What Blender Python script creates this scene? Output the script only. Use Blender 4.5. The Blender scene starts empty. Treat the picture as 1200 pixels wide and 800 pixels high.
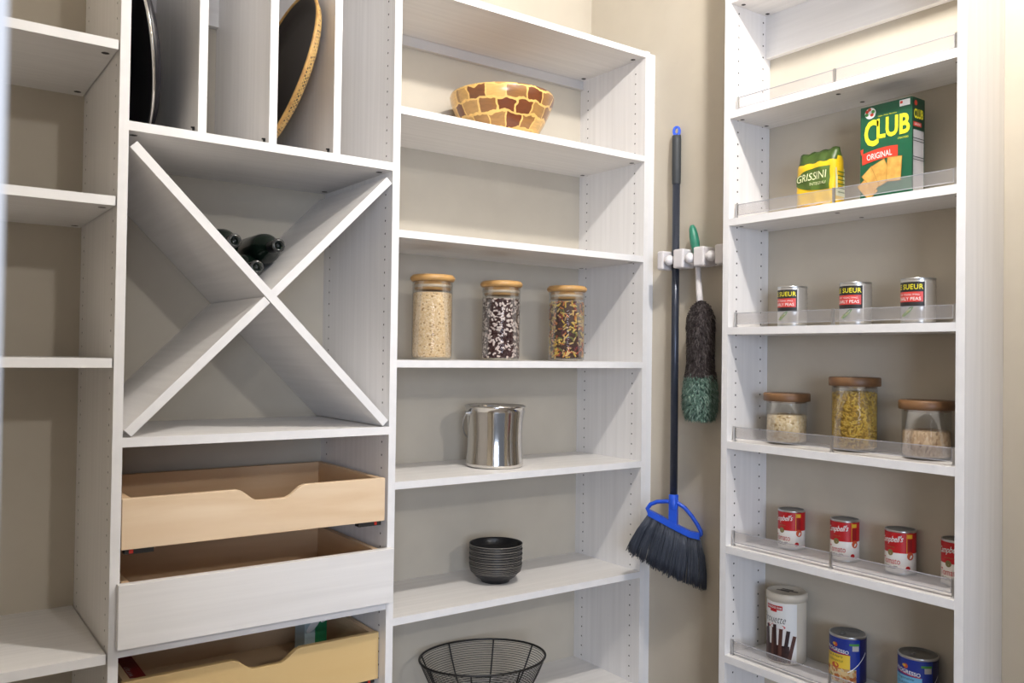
import bpy, bmesh, math, random
from math import sin, cos, pi, radians
from mathutils import Vector, Matrix
random.seed(7)
S = bpy.context.scene
COL = S.collection

# ------------------------------------------------------------------ camera
CAM = Vector((-1.931, -1.9443, 1.2673)); YAW, PIT, ROL, FPX = 0.6255, 0.0152, 0.0137, 1001.77
fwd = Vector((sin(YAW)*cos(PIT), cos(YAW)*cos(PIT), sin(PIT)))
rt = Vector((cos(YAW), -sin(YAW), 0)); up = rt.cross(fwd)
rc = cos(ROL)*rt + sin(ROL)*up; uc = -sin(ROL)*rt + cos(ROL)*up
cd = bpy.data.cameras.new('camera'); cam = bpy.data.objects.new('camera', cd); COL.objects.link(cam)
cam.matrix_world = Matrix(((rc.x, uc.x, -fwd.x, CAM.x), (rc.y, uc.y, -fwd.y, CAM.y), (rc.z, uc.z, -fwd.z, CAM.z), (0, 0, 0, 1)))
cd.sensor_width = 36; cd.lens = 36*FPX/1200; cd.clip_start = 0.02
cd.dof.use_dof = True; cd.dof.focus_distance = 2.25; cd.dof.aperture_fstop = 6.3
S.camera = cam

# ------------------------------------------------------------------ light
S.view_settings.view_transform = 'Standard'; S.view_settings.look = 'None'
S.view_settings.exposure = 0.0; S.view_settings.gamma = 1.0; S.view_settings.use_curve_mapping = False
W = bpy.data.worlds.new('world'); S.world = W; W.use_nodes = True
W.node_tree.nodes['Background'].inputs[0].default_value = (0.80, 0.86, 1.0, 1)
W.node_tree.nodes['Background'].inputs[1].default_value = 0.20

def lamp(name, kind, loc, power, col, size, target=None, size_y=None):
    d = bpy.data.lights.new(name, kind); o = bpy.data.objects.new(name, d); COL.objects.link(o)
    o.location = loc; d.energy = power; d.color = col
    if kind == 'AREA':
        d.shape = 'RECTANGLE'; d.size = size; d.size_y = size_y or size
        o.rotation_euler = (Vector(target)-Vector(loc)).to_track_quat('-Z', 'Y').to_euler()
    else:
        d.shadow_soft_size = size
    return o
lamp('ceiling_downlight', 'POINT', (-0.68, -1.13, 2.68), 76, (1, 0.955, 0.90), 0.04)
lamp('hall_lamp', 'POINT', (-0.95, -4.7, 2.75), 125, (1, 0.97, 0.93), 0.07)
lamp('kitchen_lamp', 'POINT', (-2.7, -4.3, 2.9), 42, (1, 0.94, 0.87), 0.07)
lamp('kitchen_window', 'AREA', (-3.4, -5.4, 1.4), 130, (0.68, 0.79, 1.0), 1.5, (-0.9, 0, 0.9), 1.6)

# ------------------------------------------------------------------ materials
def mat(name, col=(.8, .8, .8), rough=.5, metal=0, spec=.5, coat=0, sss=0):
    m = bpy.data.materials.new(name); m.use_nodes = True
    b = m.node_tree.nodes['Principled BSDF']
    b.inputs['Base Color'].default_value = (*col, 1); b.inputs['Roughness'].default_value = rough
    b.inputs['Metallic'].default_value = metal; b.inputs['Specular IOR Level'].default_value = spec
    b.inputs['Coat Weight'].default_value = coat
    return m
def nodes(m): return m.node_tree.nodes, m.node_tree.links, m.node_tree.nodes['Principled BSDF']
def ramp(n, stops, interp='LINEAR'):
    r = n.new('ShaderNodeValToRGB'); cr = r.color_ramp; cr.interpolation = interp
    while len(cr.elements) < len(stops): cr.elements.new(0.5)
    for e, (p, c) in zip(cr.elements, stops): e.position = p; e.color = (*c, 1)
    return r
def grain(name, c0, c1, scale, rough=.5, detail=4, bump=0, dist=0, spec=.5):
    """wood or melamine grain: noise stretched along one axis"""
    m = mat(name, c0, rough, spec=spec); n, l, b = nodes(m)
    tc = n.new('ShaderNodeTexCoord'); mp = n.new('ShaderNodeMapping'); mp.inputs['Scale'].default_value = scale
    nz = n.new('ShaderNodeTexNoise'); nz.inputs['Scale'].default_value = 1; nz.inputs['Detail'].default_value = detail
    nz.inputs['Distortion'].default_value = dist
    r = ramp(n, [(.32, c0), (.68, c1)])
    l.new(tc.outputs['Object'], mp.inputs[0]); l.new(mp.outputs[0], nz.inputs['Vector'])
    l.new(nz.outputs[0], r.inputs[0]); l.new(r.outputs[0], b.inputs['Base Color'])
    if bump:
        bp = n.new('ShaderNodeBump'); bp.inputs['Strength'].default_value = bump; bp.inputs['Distance'].default_value = .001
        l.new(nz.outputs[0], bp.inputs['Height']); l.new(bp.outputs[0], b.inputs['Normal'])
    return m
MA, MB_ = (.83, .81, .795), (.765, .745, .73)
MEL_Z = grain('white_woodgrain_vertical', MA, MB_, (70, 70, 2.2), .42, bump=.15)
MEL_X = grain('white_woodgrain_lengthwise', MA, MB_, (2.2, 70, 70), .42, bump=.15)
MEL_Y = grain('white_woodgrain_crosswise', MA, MB_, (70, 2.2, 70), .42, bump=.15)
EDGE = grain('white_edge_band', (.84, .83, .83), (.80, .79, .79), (30, 30, 30), .35)
PAINT = grain('beige_wall_paint', (.525, .475, .395), (.555, .505, .42), (9, 9, 9), .8, spec=.2)
TRIMW = mat('white_trim_paint', (.80, .80, .81), .4)
CEIL = mat('ceiling_paint', (.85, .83, .80), .9)
FLOOR = grain('oak_floor', (.28, .24, .20), (.20, .17, .14), (3, 30, 3), .5)
MAPLE = grain('maple_wood', (.86, .69, .50), (.74, .54, .345), (1.5, 6, 13), .45, 5, .05, 1.5)
MAPLE_S = grain('maple_side', (.72, .52, .33), (.64, .43, .25), (2, 2, 24), .5)
BIRCH = grain('yellow_birch', (.72, .52, .25), (.69, .485, .22), (1.5, 3, 12), .4)
DARK = mat('dark_recess', (.03, .027, .025), .7)
STEEL = mat('brushed_steel', (.55, .55, .56), .3, 1)
CHROME = mat('polished_steel', (.72, .70, .67), .1, 1)
TIN = mat('tin_plate', (.62, .63, .64), .28, 1)
TIND = mat('can_top', (.30, .31, .33), .33, 1)
BLACK = mat('black_glaze', (.012, .012, .014), .3)
BLACKW = mat('black_wire', (.010, .009, .008), .45)
RIDGE = mat('grey_ridge', (.26, .235, .20), .5)
BAMBOO = grain('bamboo_lid', (.62, .36, .13), (.50, .27, .09), (40, 6, 60), .4)
ACACIA = grain('acacia_lid', (.21, .105, .042), (.11, .05, .02), (12, 5, 30), .45)
SILIC = mat('seal_ring', (.55, .45, .33), .3)
PLASTW = mat('white_plastic', (.74, .71, .72), .4)
BALLW = mat('white_rubber', (.80, .78, .80), .45)
RED = mat('signal_red', (.60, .03, .015), .5)

def thin_glass(name, tint=(.95, .96, .96), refl=.55, rough=.03, milk=0):
    m = bpy.data.materials.new(name); m.use_nodes = True; n = m.node_tree.nodes; l = m.node_tree.links
    n.remove(n['Principled BSDF']); out = n['Material Output']
    t = n.new('ShaderNodeBsdfTransparent'); t.inputs[0].default_value = (*tint, 1)
    g = n.new('ShaderNodeBsdfGlossy'); g.inputs['Roughness'].default_value = rough
    f = n.new('ShaderNodeFresnel'); f.inputs[0].default_value = 1.35
    k = n.new('ShaderNodeMath'); k.operation = 'MULTIPLY'; k.inputs[1].default_value = refl
    if milk:
        df = n.new('ShaderNodeBsdfDiffuse'); df.inputs[0].default_value = (.8, .79, .8, 1)
        m2 = n.new('ShaderNodeMixShader'); m2.inputs[0].default_value = milk
        l.new(t.outputs[0], m2.inputs[1]); l.new(df.outputs[0], m2.inputs[2]); t = m2
    mx = n.new('ShaderNodeMixShader'); l.new(f.outputs[0], k.inputs[0]); l.new(k.outputs[0], mx.inputs[0])
    l.new(t.outputs[0], mx.inputs[1]); l.new(g.outputs[0], mx.inputs[2]); l.new(mx.outputs[0], out.inputs[0])
    return m
GLASS = thin_glass('clear_glass', (.98, .985, .985), .36, .02)
ACRYL = thin_glass('clear_acrylic', (.95, .95, .97), 1.3, .10, .14)
ACEDGE = mat('acrylic_edge', (.42, .42, .46), .15)

def voro(name, stops, scale, rough=.55, sc=(1, 1, 1), interp='CONSTANT', edge=None):
    m = mat(name, stops[0][1], rough); n, l, b = nodes(m)
    tc = n.new('ShaderNodeTexCoord'); mp = n.new('ShaderNodeMapping'); mp.inputs['Scale'].default_value = sc
    v = n.new('ShaderNodeTexVoronoi'); v.inputs['Scale'].default_value = scale
    sp = n.new('ShaderNodeSeparateColor'); r = ramp(n, stops, interp)
    l.new(tc.outputs['Object'], mp.inputs[0]); l.new(mp.outputs[0], v.inputs['Vector'])
    l.new(v.outputs['Color'], sp.inputs[0]); l.new(sp.outputs[0], r.inputs[0])
    bp = n.new('ShaderNodeBump'); bp.inputs['Strength'].default_value = .8; bp.inputs['Distance'].default_value = .002
    bp.invert = True
    l.new(v.outputs['Distance'], bp.inputs['Height']); l.new(bp.outputs[0], b.inputs['Normal'])
    l.new(r.outputs[0], b.inputs['Base Color'])
    return m

# ------------------------------------------------------------------ mesh builder
class M:
    def __init__(s, *mats): s.bm = bmesh.new(); s.mats = list(mats)
    def _m(s, m):
        if m is None: return 0
        if m not in s.mats: s.mats.append(m)
        return s.mats.index(m)
    def box(s, x0, x1, y0, y1, z0, z1, m=None, T=None, bev=0):
        k = s._m(m); nf = len(s.bm.faces)
        r = bmesh.ops.create_cube(s.bm, size=1)
        vs = r['verts']
        for v in vs:
            v.co = Vector(((x0+x1)/2+v.co.x*(x1-x0), (y0+y1)/2+v.co.y*(y1-y0), (z0+z1)/2+v.co.z*(z1-z0)))
        if bev:
            es = list({e for v in vs for e in v.link_edges})
            rr = bmesh.ops.bevel(s.bm, geom=es, offset=bev, segments=2, profile=.7, affect='EDGES')
            fs = [f for f in s.bm.faces if f.material_index == 0 and f.index == -1] if False else None
        s.bm.faces.ensure_lookup_table()
        new = s.bm.faces[nf:] if not bev else [f for f in s.bm.faces if f.tag is False]
        for f in new: f.material_index = k
        if T is not None:
            done = {v for f in new for v in f.verts}
            for v in done: v.co = T @ v.co
        for f in s.bm.faces: f.tag = True
        return s
    def faces(s, vs, fs, m=None, smooth=False, T=None):
        k = s._m(m)
        bv = [s.bm.verts.new(T @ Vector(v) if T is not None else v) for v in vs]
        for f in fs:
            try:
                q = s.bm.faces.new([bv[i] for i in f]); q.material_index = k; q.smooth = smooth; q.tag = True
            except ValueError: pass
        return s
    def lathe(s, prof, seg=40, m=None, smooth=True, T=None, a0=0, a1=2*pi, cap=False):
        """prof: list of (r, z[, mat])"""
        full = abs(a1-a0-2*pi) < 1e-6; n = seg if full else seg+1
        vs, fs = [], []
        rings = []
        for p in prof:
            r, z = p[0], p[1]
            if r < 1e-6: rings.append([len(vs)]); vs.append((0, 0, z))
            else:
                rings.append(list(range(len(vs), len(vs)+n)))
                for i in range(n):
                    a = a0+(a1-a0)*i/seg; vs.append((r*cos(a), r*sin(a), z))
        groups = {}
        for j in range(len(prof)-1):
            A, B = rings[j], rings[j+1]; mm = prof[j+1][2] if len(prof[j+1]) > 2 else m
            for i in range(seg):
                i2 = (i+1) % n
                if len(A) == 1 and len(B) == 1: continue
                if len(A) == 1: f = (A[0], B[i2], B[i])
                elif len(B) == 1: f = (A[i], A[i2], B[0])
                else: f = (A[i], A[i2], B[i2], B[i])
                groups.setdefault(s._m(mm), []).append(f)
        bv = [s.bm.verts.new(T @ Vector(v) if T is not None else v) for v in vs]
        for k, fl in groups.items():
            for f in fl:
                q = s.bm.faces.new([bv[i] for i in f]); q.material_index = k; q.smooth = smooth; q.tag = True
        return s
    def tube(s, pts, r, seg=8, m=None, closed=False, T=None, rs=None):
        pts = [Vector(p) for p in pts]; n = len(pts); vs = []; fs = []
        prev = None
        for i, p in enumerate(pts):
            a = pts[(i-1) % n] if (i or closed) else p; b = pts[(i+1) % n] if (i < n-1 or closed) else p
            t = (b-a).normalized()
            if prev is None:
                u = t.orthogonal().normalized()
            else:
                u = (prev - t*prev.dot(t)).normalized()
            prev = u; w = t.cross(u); rr = rs[i] if rs else r
            for k in range(seg):
                an = 2*pi*k/seg; vs.append(p+u*rr*cos(an)+w*rr*sin(an))
        for i in range(n if closed else n-1):
            for k in range(seg):
                j = (i+1) % n
                fs.append((i*seg+k, i*seg+(k+1) % seg, j*seg+(k+1) % seg, j*seg+k))
        if not closed:
            fs.append(tuple(range(seg))[::-1]); fs.append(tuple(range((n-1)*seg, n*seg)))
        return s.faces([tuple(v) for v in vs], fs, m, True, T)
    def prism(s, outline, y0, y1, m=None, T=None):
        """outline (x,z) extruded along y"""
        n = len(outline); k = s._m(m)
        A = [s.bm.verts.new((T @ Vector((x, y0, z))) if T is not None else (x, y0, z)) for x, z in outline]
        B = [s.bm.verts.new((T @ Vector((x, y1, z))) if T is not None else (x, y1, z)) for x, z in outline]
        fl = [s.bm.faces.new(A), s.bm.faces.new(B[::-1])]
        for i in range(n): fl.append(s.bm.faces.new((A[i], B[i], B[(i+1) % n], A[(i+1) % n])))
        for f in fl: f.material_index = k; f.tag = True
        return s
    def build(s, name, parent=None, loc=None, bevel=0):
        bmesh.ops.recalc_face_normals(s.bm, faces=[f for f in s.bm.faces])
        me = bpy.data.meshes.new(name); s.bm.to_mesh(me); s.bm.free()
        for m in s.mats: me.materials.append(m)
        o = bpy.data.objects.new(name, me); COL.objects.link(o)
        if parent is not None: o.parent = parent
        if loc is not None: o.location = loc
        if bevel:
            b = o.modifiers.new('bevel', 'BEVEL'); b.width = bevel; b.segments = 2; b.limit_method = 'ANGLE'; b.angle_limit = radians(50)
        return o

LIFT = .0006
def thing(name, label, cat, loc=(0, 0, 0), rz=0, group=None):
    o = bpy.data.objects.new(name, None); COL.objects.link(o); o.empty_display_size = .05
    o.location = (loc[0], loc[1], loc[2]+(LIFT if loc[2] > 0 else 0)); o.rotation_euler = (0, 0, rz); o['label'] = label; o['category'] = cat
    if group: o['group'] = group
    return o
def struct(o): o['kind'] = 'structure'; return o
def kids(o): return [c for c in bpy.data.objects if c.parent == o]
def copy_tree(o, parent=None):
    c = o.copy(); COL.objects.link(c); c.parent = parent
    for ch in kids(o): copy_tree(ch, c)
    return c
def another(src, label, loc, rz=None):
    c = copy_tree(src); c['label'] = label; c.location = (loc[0], loc[1], loc[2]+LIFT)
    if rz is not None: c.rotation_euler = (0, 0, rz)
    return c

def text2d(txt, h, w=None, shear=0, bold=0, space=1.0):
    """letter outlines as a flat mesh: list of (x, z) and triangles, centred, height h, width w"""
    cu = bpy.data.curves.new('t', 'FONT'); cu.body = txt; cu.size = 1; cu.shear = shear; cu.offset = bold
    cu.space_character = space; cu.resolution_u = 3
    o = bpy.data.objects.new('t', cu); COL.objects.link(o)
    dg = bpy.context.evaluated_depsgraph_get(); me = bpy.data.meshes.new_from_object(o.evaluated_get(dg))
    vs = [(v.co.x, v.co.y) for v in me.vertices]; fs = [tuple(p.vertices) for p in me.polygons]
    bpy.data.objects.remove(o); bpy.data.curves.remove(cu); bpy.data.meshes.remove(me)
    x0 = min(v[0] for v in vs); x1 = max(v[0] for v in vs); z0 = min(v[1] for v in vs); z1 = max(v[1] for v in vs)
    sz = h/(z1-z0); sx = (w/(x1-x0)) if w else sz
    return [((v[0]-(x0+x1)/2)*sx, (v[1]-(z0+z1)/2)*sz) for v in vs], fs
def wrap(mb, v2, fs, r, ang, zc, m, sc=0, rot=0, warp=None):
    """bend a flat outline round a cylinder: s runs to the viewer's right"""
    vs = []
    for s_, z_ in v2:
        if rot: s_, z_ = s_*cos(rot)-z_*sin(rot), s_*sin(rot)+z_*cos(rot)
        if warp: z_ += warp(s_)
        a = ang+(s_+sc)/r; vs.append((r*cos(a), r*sin(a), zc+z_))
    mb.faces(vs, fs, m)
def rect2(w, h, n=10):
    vs = []; fs = []
    for i in range(n+1):
        x = -w/2+w*i/n; vs += [(x, -h/2), (x, h/2)]
    for i in range(n): fs.append((2*i, 2*i+2, 2*i+3, 2*i+1))
    return vs, fs
def ell2(w, h, n=20):
    return [(w/2*cos(2*pi*i/n), h/2*sin(2*pi*i/n)) for i in range(n)], [tuple(range(n))]
def flat(mb, v2, fs, T, m):
    """put a flat outline on a plane: T maps (s, 0, z)"""
    mb.faces([(x, 0, z) for x, z in v2], fs, m, T=T)

# ------------------------------------------------------------------ main sizes
t = .019
E_ = .0891; YB = .316                     # cabinet fronts at Y=-E_, back wall at YB
XW = .0262
P1, P2 = -1.5549, -.9364                  # right faces of the tall uprights
DB = .1407; Y1, Y2 = -.4229, -1.0428
ZS = dict(T=2.2331, S1=1.9017, S2=1.5834, S3=1.2491, S4=.9374, S5=.5913, S6=.2363, C1=1.7301, C2=1.0884,
          L1=1.8899, L2=1.5744, L3=1.2488, L4=.6578, B0=2.2306, B1=1.9216, B2=1.6356, B3=1.3472, B4=1.0457, B5=.7699, B6=.4833)
TOPZ = 2.235

# ------------------------------------------------------------------ room
H = 2.75
struct(M(PAINT).box(-2.46, XW+.1, YB, YB+.1, 0, H).build('wall_back'))
struct(M(PAINT).box(XW, XW+.1, -2.3, YB, 0, H).build('wall_right'))
struct(M(PAINT).box(-2.46, -2.36, -1.6, YB, 0, H).build('wall_left'))
struct(M(PAINT).box(-2.46, -1.97, -1.60, -1.50, 0, H).build('wall_front'))
struct(M(PAINT).box(-.356, XW+.1, -1.60, -1.50, 0, H).build('wall_front_right'))
struct(M(FLOOR).box(-3.2, 2.2, -3.4, YB+.1, -.05, 0).build('floor'))
struct(M(CEIL).box(-2.46, XW+.1, -2.3, YB+.1, H, H+.05).build('ceiling'))
tr = M(TRIMW)
tr.box(-1.97, -1.9012, -1.60, -1.50, 0, 2.45); tr.box(-2.03, -1.9016, -1.50, -1.488, 0, 2.45, bev=.003)
struct(tr.build('trim_1'))
struct(M(TRIMW).box(XW-.012, XW, -2.3, Y2, 0, .1).build('baseboard_right'))

# ------------------------------------------------------------------ shelving units
def upright(x0, x1, y0, y1, z1, holes, zh, nh, name='side_panel', parent=None, face=0):
    """panel in the YZ plane with an edge band in front and two rows of peg holes; face: -1/+1 side(s) with holes"""
    b = M(MEL_Z); b.box(x0, x1, y0+.0006, y1, 0, z1); b.box(x0, x1, y0, y0+.0006, 0, z1, EDGE)
    for hy in holes:
        for k in range(nh):
            z = zh-.032*k
            if z < .06 or z > z1-.03: continue
            for f in face:
                x = (x0-.0002) if f < 0 else (x1+.0002)
                vs = [(x, hy+.0026*cos(a*pi/4), z+.0026*sin(a*pi/4)) for a in range(8)]
                b.faces(vs, [tuple(range(8))], DARK)
    return b.build(name, parent)
def shelf(x0, x1, y0, y1, ztop, parent, name='shelf', cams=True):
    b = M(MEL_X); b.box(x0, x1, y0+.0006, y1, ztop-t, ztop); b.box(x0, x1, y0, y0+.0006, ztop-t, ztop, EDGE)
    if cams:
        for x in (x0+.017, x1-.017):
            for y in (y0+.04, y1-.035):
                vs = [(x+.008*cos(a*pi/5), y+.008*sin(a*pi/5), ztop-t-.0003) for a in range(10)]
                b.faces(vs, [tuple(range(10))], DARK)
    return b.build(name, parent, bevel=0)

# middle unit (right half of the back wall)
mid = thing('shelving_unit', 'white woodgrain shelving unit in the corner holding the jars, bucket and bowls', 'shelves', (0, 0, 0))
upright(-t, 0, 0, YB, TOPZ, (.0445, .2761), 2.1719, 70, parent=mid, face=(-1,))
for k in ('T', 'S1', 'S2', 'S3', 'S4', 'S5', 'S6'):
    shelf(P2, -t, 0.0, YB, ZS[k], mid)
r = M(STEEL).box(P2, -t, YB-.012, YB-.001, 2.183, 2.216); r.box(P2, -t, YB-.017, YB-.012, 2.183, 2.186); r.box(P2, -t, YB-.017, YB-.012, 2.213, 2.216)
RAILM = mat('white_metal_rail', (.66, .63, .60), .4); r.mats[0] = RAILM
r.build('hanging_rail', mid)
b = M(TRIMW).box(0, XW, .003, .02, 0, TOPZ-.004); b.build('filler_strip', mid)

# drawer and bottle column
tall = thing('storage_cabinet', 'tall white cabinet column with divided top, X shaped bottle rack and drawers', 'cabinet', (0, 0, 0))
upright(P1-t, P1, -E_, YB, TOPZ+.25, (-E_+.036, YB-.04), 2.1366, 70, parent=tall, face=(-1, 1))
upright(P2-t, P2, -E_, YB, TOPZ+.25, (-E_+.036, YB-.04), 2.1366, 70, parent=tall, face=(-1,))
for k in ('C1', 'C2'): shelf(P1, P2-t, -E_, YB, ZS[k], tall)
shelf(P1, P2-t, -E_, YB, ZS['C2']+1.39, tall)
shelf(P1, P2-t, -E_+.004, YB, .6655, tall, cams=False)
shelf(P1, P2-t, -E_+.004, YB, .12, tall, cams=False)
for x in (-1.4195, -1.2655, -1.112):
    b = M(MEL_Z).box(x, x+t-.001, -E_+.0006, YB-.001, ZS['C1'], ZS['C2']+1.39-t); b.box(x, x+t-.001, -E_, -E_+.0006, ZS['C1'], ZS['C2']+1.39-t, EDGE)
    b.build('divider', tall)
    M(DARK).box(x-.0045, x-.001, -E_+.02, -E_+.026, ZS['C1'], ZS['C1']+.014).box(x-.008, x-.001, -E_+.02, -E_+.024, ZS['C1']+.011, ZS['C1']+.014).build('shelf_clip', tall)
M(MEL_X).box(P1, P2-t, YB-.02, YB-.001, 2.105, 2.26).build('back_cleat', tall)
# X rack: one long diagonal and two halves
xa, xb = P1+.001, P2-t-.001; za, zb = ZS['C2']+.0003, ZS['C1']-t-.022
def diag(p, q, name, cut0=0, cut1=0, zoff=0):
    p = Vector((p[0], 0, p[1])); q = Vector((q[0], 0, q[1])); d = (q-p).normalized(); nn = Vector((-d.z, 0, d.x))
    p = p+d*cut0; q = q-d*cut1; h = t/2
    o = [p+nn*h, q+nn*h, q-nn*h, p-nn*h]
    b = M(MEL_Y); b.prism([(v.x, v.z) for v in o], -E_+.0006, YB-.002); b.prism([(v.x, v.z) for v in o], -E_, -E_+.0006, EDGE)
    return b.build(name, tall)
dx, dz = xb-xa, zb-za
off = .0085
diag((xa+off, zb-off*.55), (xb-off, za+off), 'rack_panel')
cx_, cz_ = (xa+xb)/2, (za+zb)/2
diag((xa+off, za+off), (cx_, cz_), 'rack_panel', 0, t/2+.001)
diag((cx_, cz_), (xb-off, zb-off*.4), 'rack_panel', t/2+.001, 0)

# drawers
def notch(x0, x1, z0, z1, cx, hw, dep, nseg=14):
    pts = [(x0, z0), (x1, z0), (x1, z1)]
    pr = []
    for i in range(nseg+1):
        u = -1+2*i/nseg; x = cx-u*hw
        s_ = min(1, (1-abs(u))/.62); s_ = s_*s_*(3-2*s_)
        pr.append((x, z1-dep*s_))
    return pts+pr+[(x0, z1)]
def drawer(yf, yb, x0, x1, z0, z1, front, side, cut=True, over=None):
    d = thing('tmp', '', ''); bpy.data.objects.remove(d)
    b = M(side)
    w = .014
    b.box(x0, x0+w, yf+w, yb-w, z0+.004, z1); b.box(x1-w, x1, yf+w, yb-w, z0+.004, z1)
    b.box(x0, x1, yb-w, yb, z0+.004, z1); b.box(x0+w, x1-w, yf+w, yb-w, z0+.008, z0+.014)
    root = b.build('drawer', tall)
    f = M(front)
    if over: f = M(MEL_X).box(*over)
    else: f.prism(notch(x0-.004, x1+.004, z0, z1, (x0+x1)/2+.014, .078, .027), yf, yf+.0145)
    f.build('drawer_front', root, bevel=.0012 if not over else .001)
    for xs in (x0-.006, x1+.001): M(STEEL).box(xs, xs+.005, yf+.03, yb-.01, z0-.012, z0+.004).build('drawer_slide', root)
    M(DARK).box(x0+.004, x0+.06, yf+.008, yf+.03, z0-.011, z0-.001).box(x0+.012, x0+.02, yf+.006, yf+.012, z0-.009, z0-.001, RED).build('slide_lock', root)
    M(DARK).box(x1-.06, x1-.002, yf+.008, yf+.03, z0-.011, z0-.001).box(x1-.02, x1-.014, yf+.006, yf+.012, z0-.009, z0-.001, RED).build('slide_lock', root)
    return root
drawer(-E_+.001, .285, P1+.006, P2-t-.011, .862, .965, MAPLE, MAPLE_S)
drawer(-E_+.012, .285, P1+.010, P2-t-.010, .685, .79, MAPLE, MAPLE_S, over=(-1.5605, -.9475, -E_-.019, -E_-.0003, .668, .797))
drawer(-E_+.032, .285, P1+.019, P2-t-.006, .472, .585, BIRCH, MAPLE_S)

# left unit
left = thing('shelving_unit', 'white open shelving unit at the far left with empty shelves', 'shelves', (0, 0, 0))
for k in ('L1', 'L2', 'L3', 'L4'): shelf(-2.30, P1-t-.003, -E_+.003, YB, ZS[k], left)
shelf(-2.30, P1-t-.001, -E_+.003, YB, ZS['L4']-.42, left)
upright(-2.30-t, -2.30, -E_, YB, TOPZ+.25, (-E_+.036,), 2.13, 60, parent=left, face=(1,))

# right shallow unit on the right wall
rightu = thing('shelving_unit', 'shallow white shelving unit on the right wall with clear rails and tinned food', 'shelves', (0, 0, 0))
def upright_y(y0, y1, xf, xb, z1, holes, face):
    b = M(MEL_Z); b.box(xf+.0006, xb, y0, y1, 0, z1); b.box(xf, xf+.0006, y0, y1, 0, z1, EDGE)
    for hx in holes:
        for k in range(-4, 70):
            z = 2.1911-.032*k
            if z < .06 or z > z1-.03: continue
            y = (y0-.0002) if face < 0 else (y1+.0002)
            vs = [(hx+.0026*cos(a*pi/4), y, z+.0026*sin(a*pi/4)) for a in range(8)]
            b.faces(vs, [tuple(range(8))], DARK)
    return b.build('side_panel', rightu)
upright_y(Y1-t, Y1, -DB, XW-.0005, 2.45, (-DB+.0334, -DB+.1354), -1)
upright_y(Y2-t, Y2, -DB, XW-.0005, 2.45, (-DB+.0334, -DB+.1354), 1)
ya, yb_ = Y2+.0003, Y1-t-.0003
MEL_YL = MEL_Y
def clip(b, y, z):
    x = -DB+.019
    b.box(x-.0045, x+.0045, y-.004, y+.004, z, z+.003); b.box(x-.002, x+.002, y-.003, y+.003, z, z+.040)
for k in ('B0', 'B1', 'B2', 'B3', 'B4', 'B5', 'B6'):
    z = ZS[k]
    b = M(MEL_Y).box(-DB+.0006, XW-.001, ya, yb_, z-t, z); b.box(-DB, -DB+.0006, ya, yb_, z-t, z, EDGE)
    for y in (ya+.014, yb_-.014) + (((ya+yb_)/2,) if k not in ('B0',) else ()):
        for x in (-DB+.034, -DB+.135):
            vs = [(x+.006*cos(a*pi/5), y+.006*sin(a*pi/5), z-t-.0003) for a in range(10)]
            b.faces(vs, [tuple(range(10))], DARK)
    sh = b.build('shelf', rightu)
    if k == 'B0': continue
    x = -DB+.019; ym = -.742; lo, hi = z+.010, z+.037
    for (p, q) in ((ya+.016, ym-.003), (ym+.003, yb_-.014)):
        g = M(ACRYL).box(x-.0012, x+.0012, p, q, lo, hi)
        g.box(x-.0014, x+.0014, p, q, hi, hi+.0012, ACEDGE); g.box(x-.0014, x+.0014, p, q, lo-.0012, lo, ACEDGE)
        g.box(x-.0014, x+.0014, p-.0014, p, lo, hi, ACEDGE)
        g.build('guard_rail', sh)
    for y in (ya+.011, ym, yb_-.010):
        c = M(STEEL); clip(c, y, z); c.build('rail_clip', sh)
M(MEL_Y).box(XW-.02, XW-.001, ya, yb_, 2.094, ZS['B0']-t-.0003).build('back_cleat', rightu)

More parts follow.
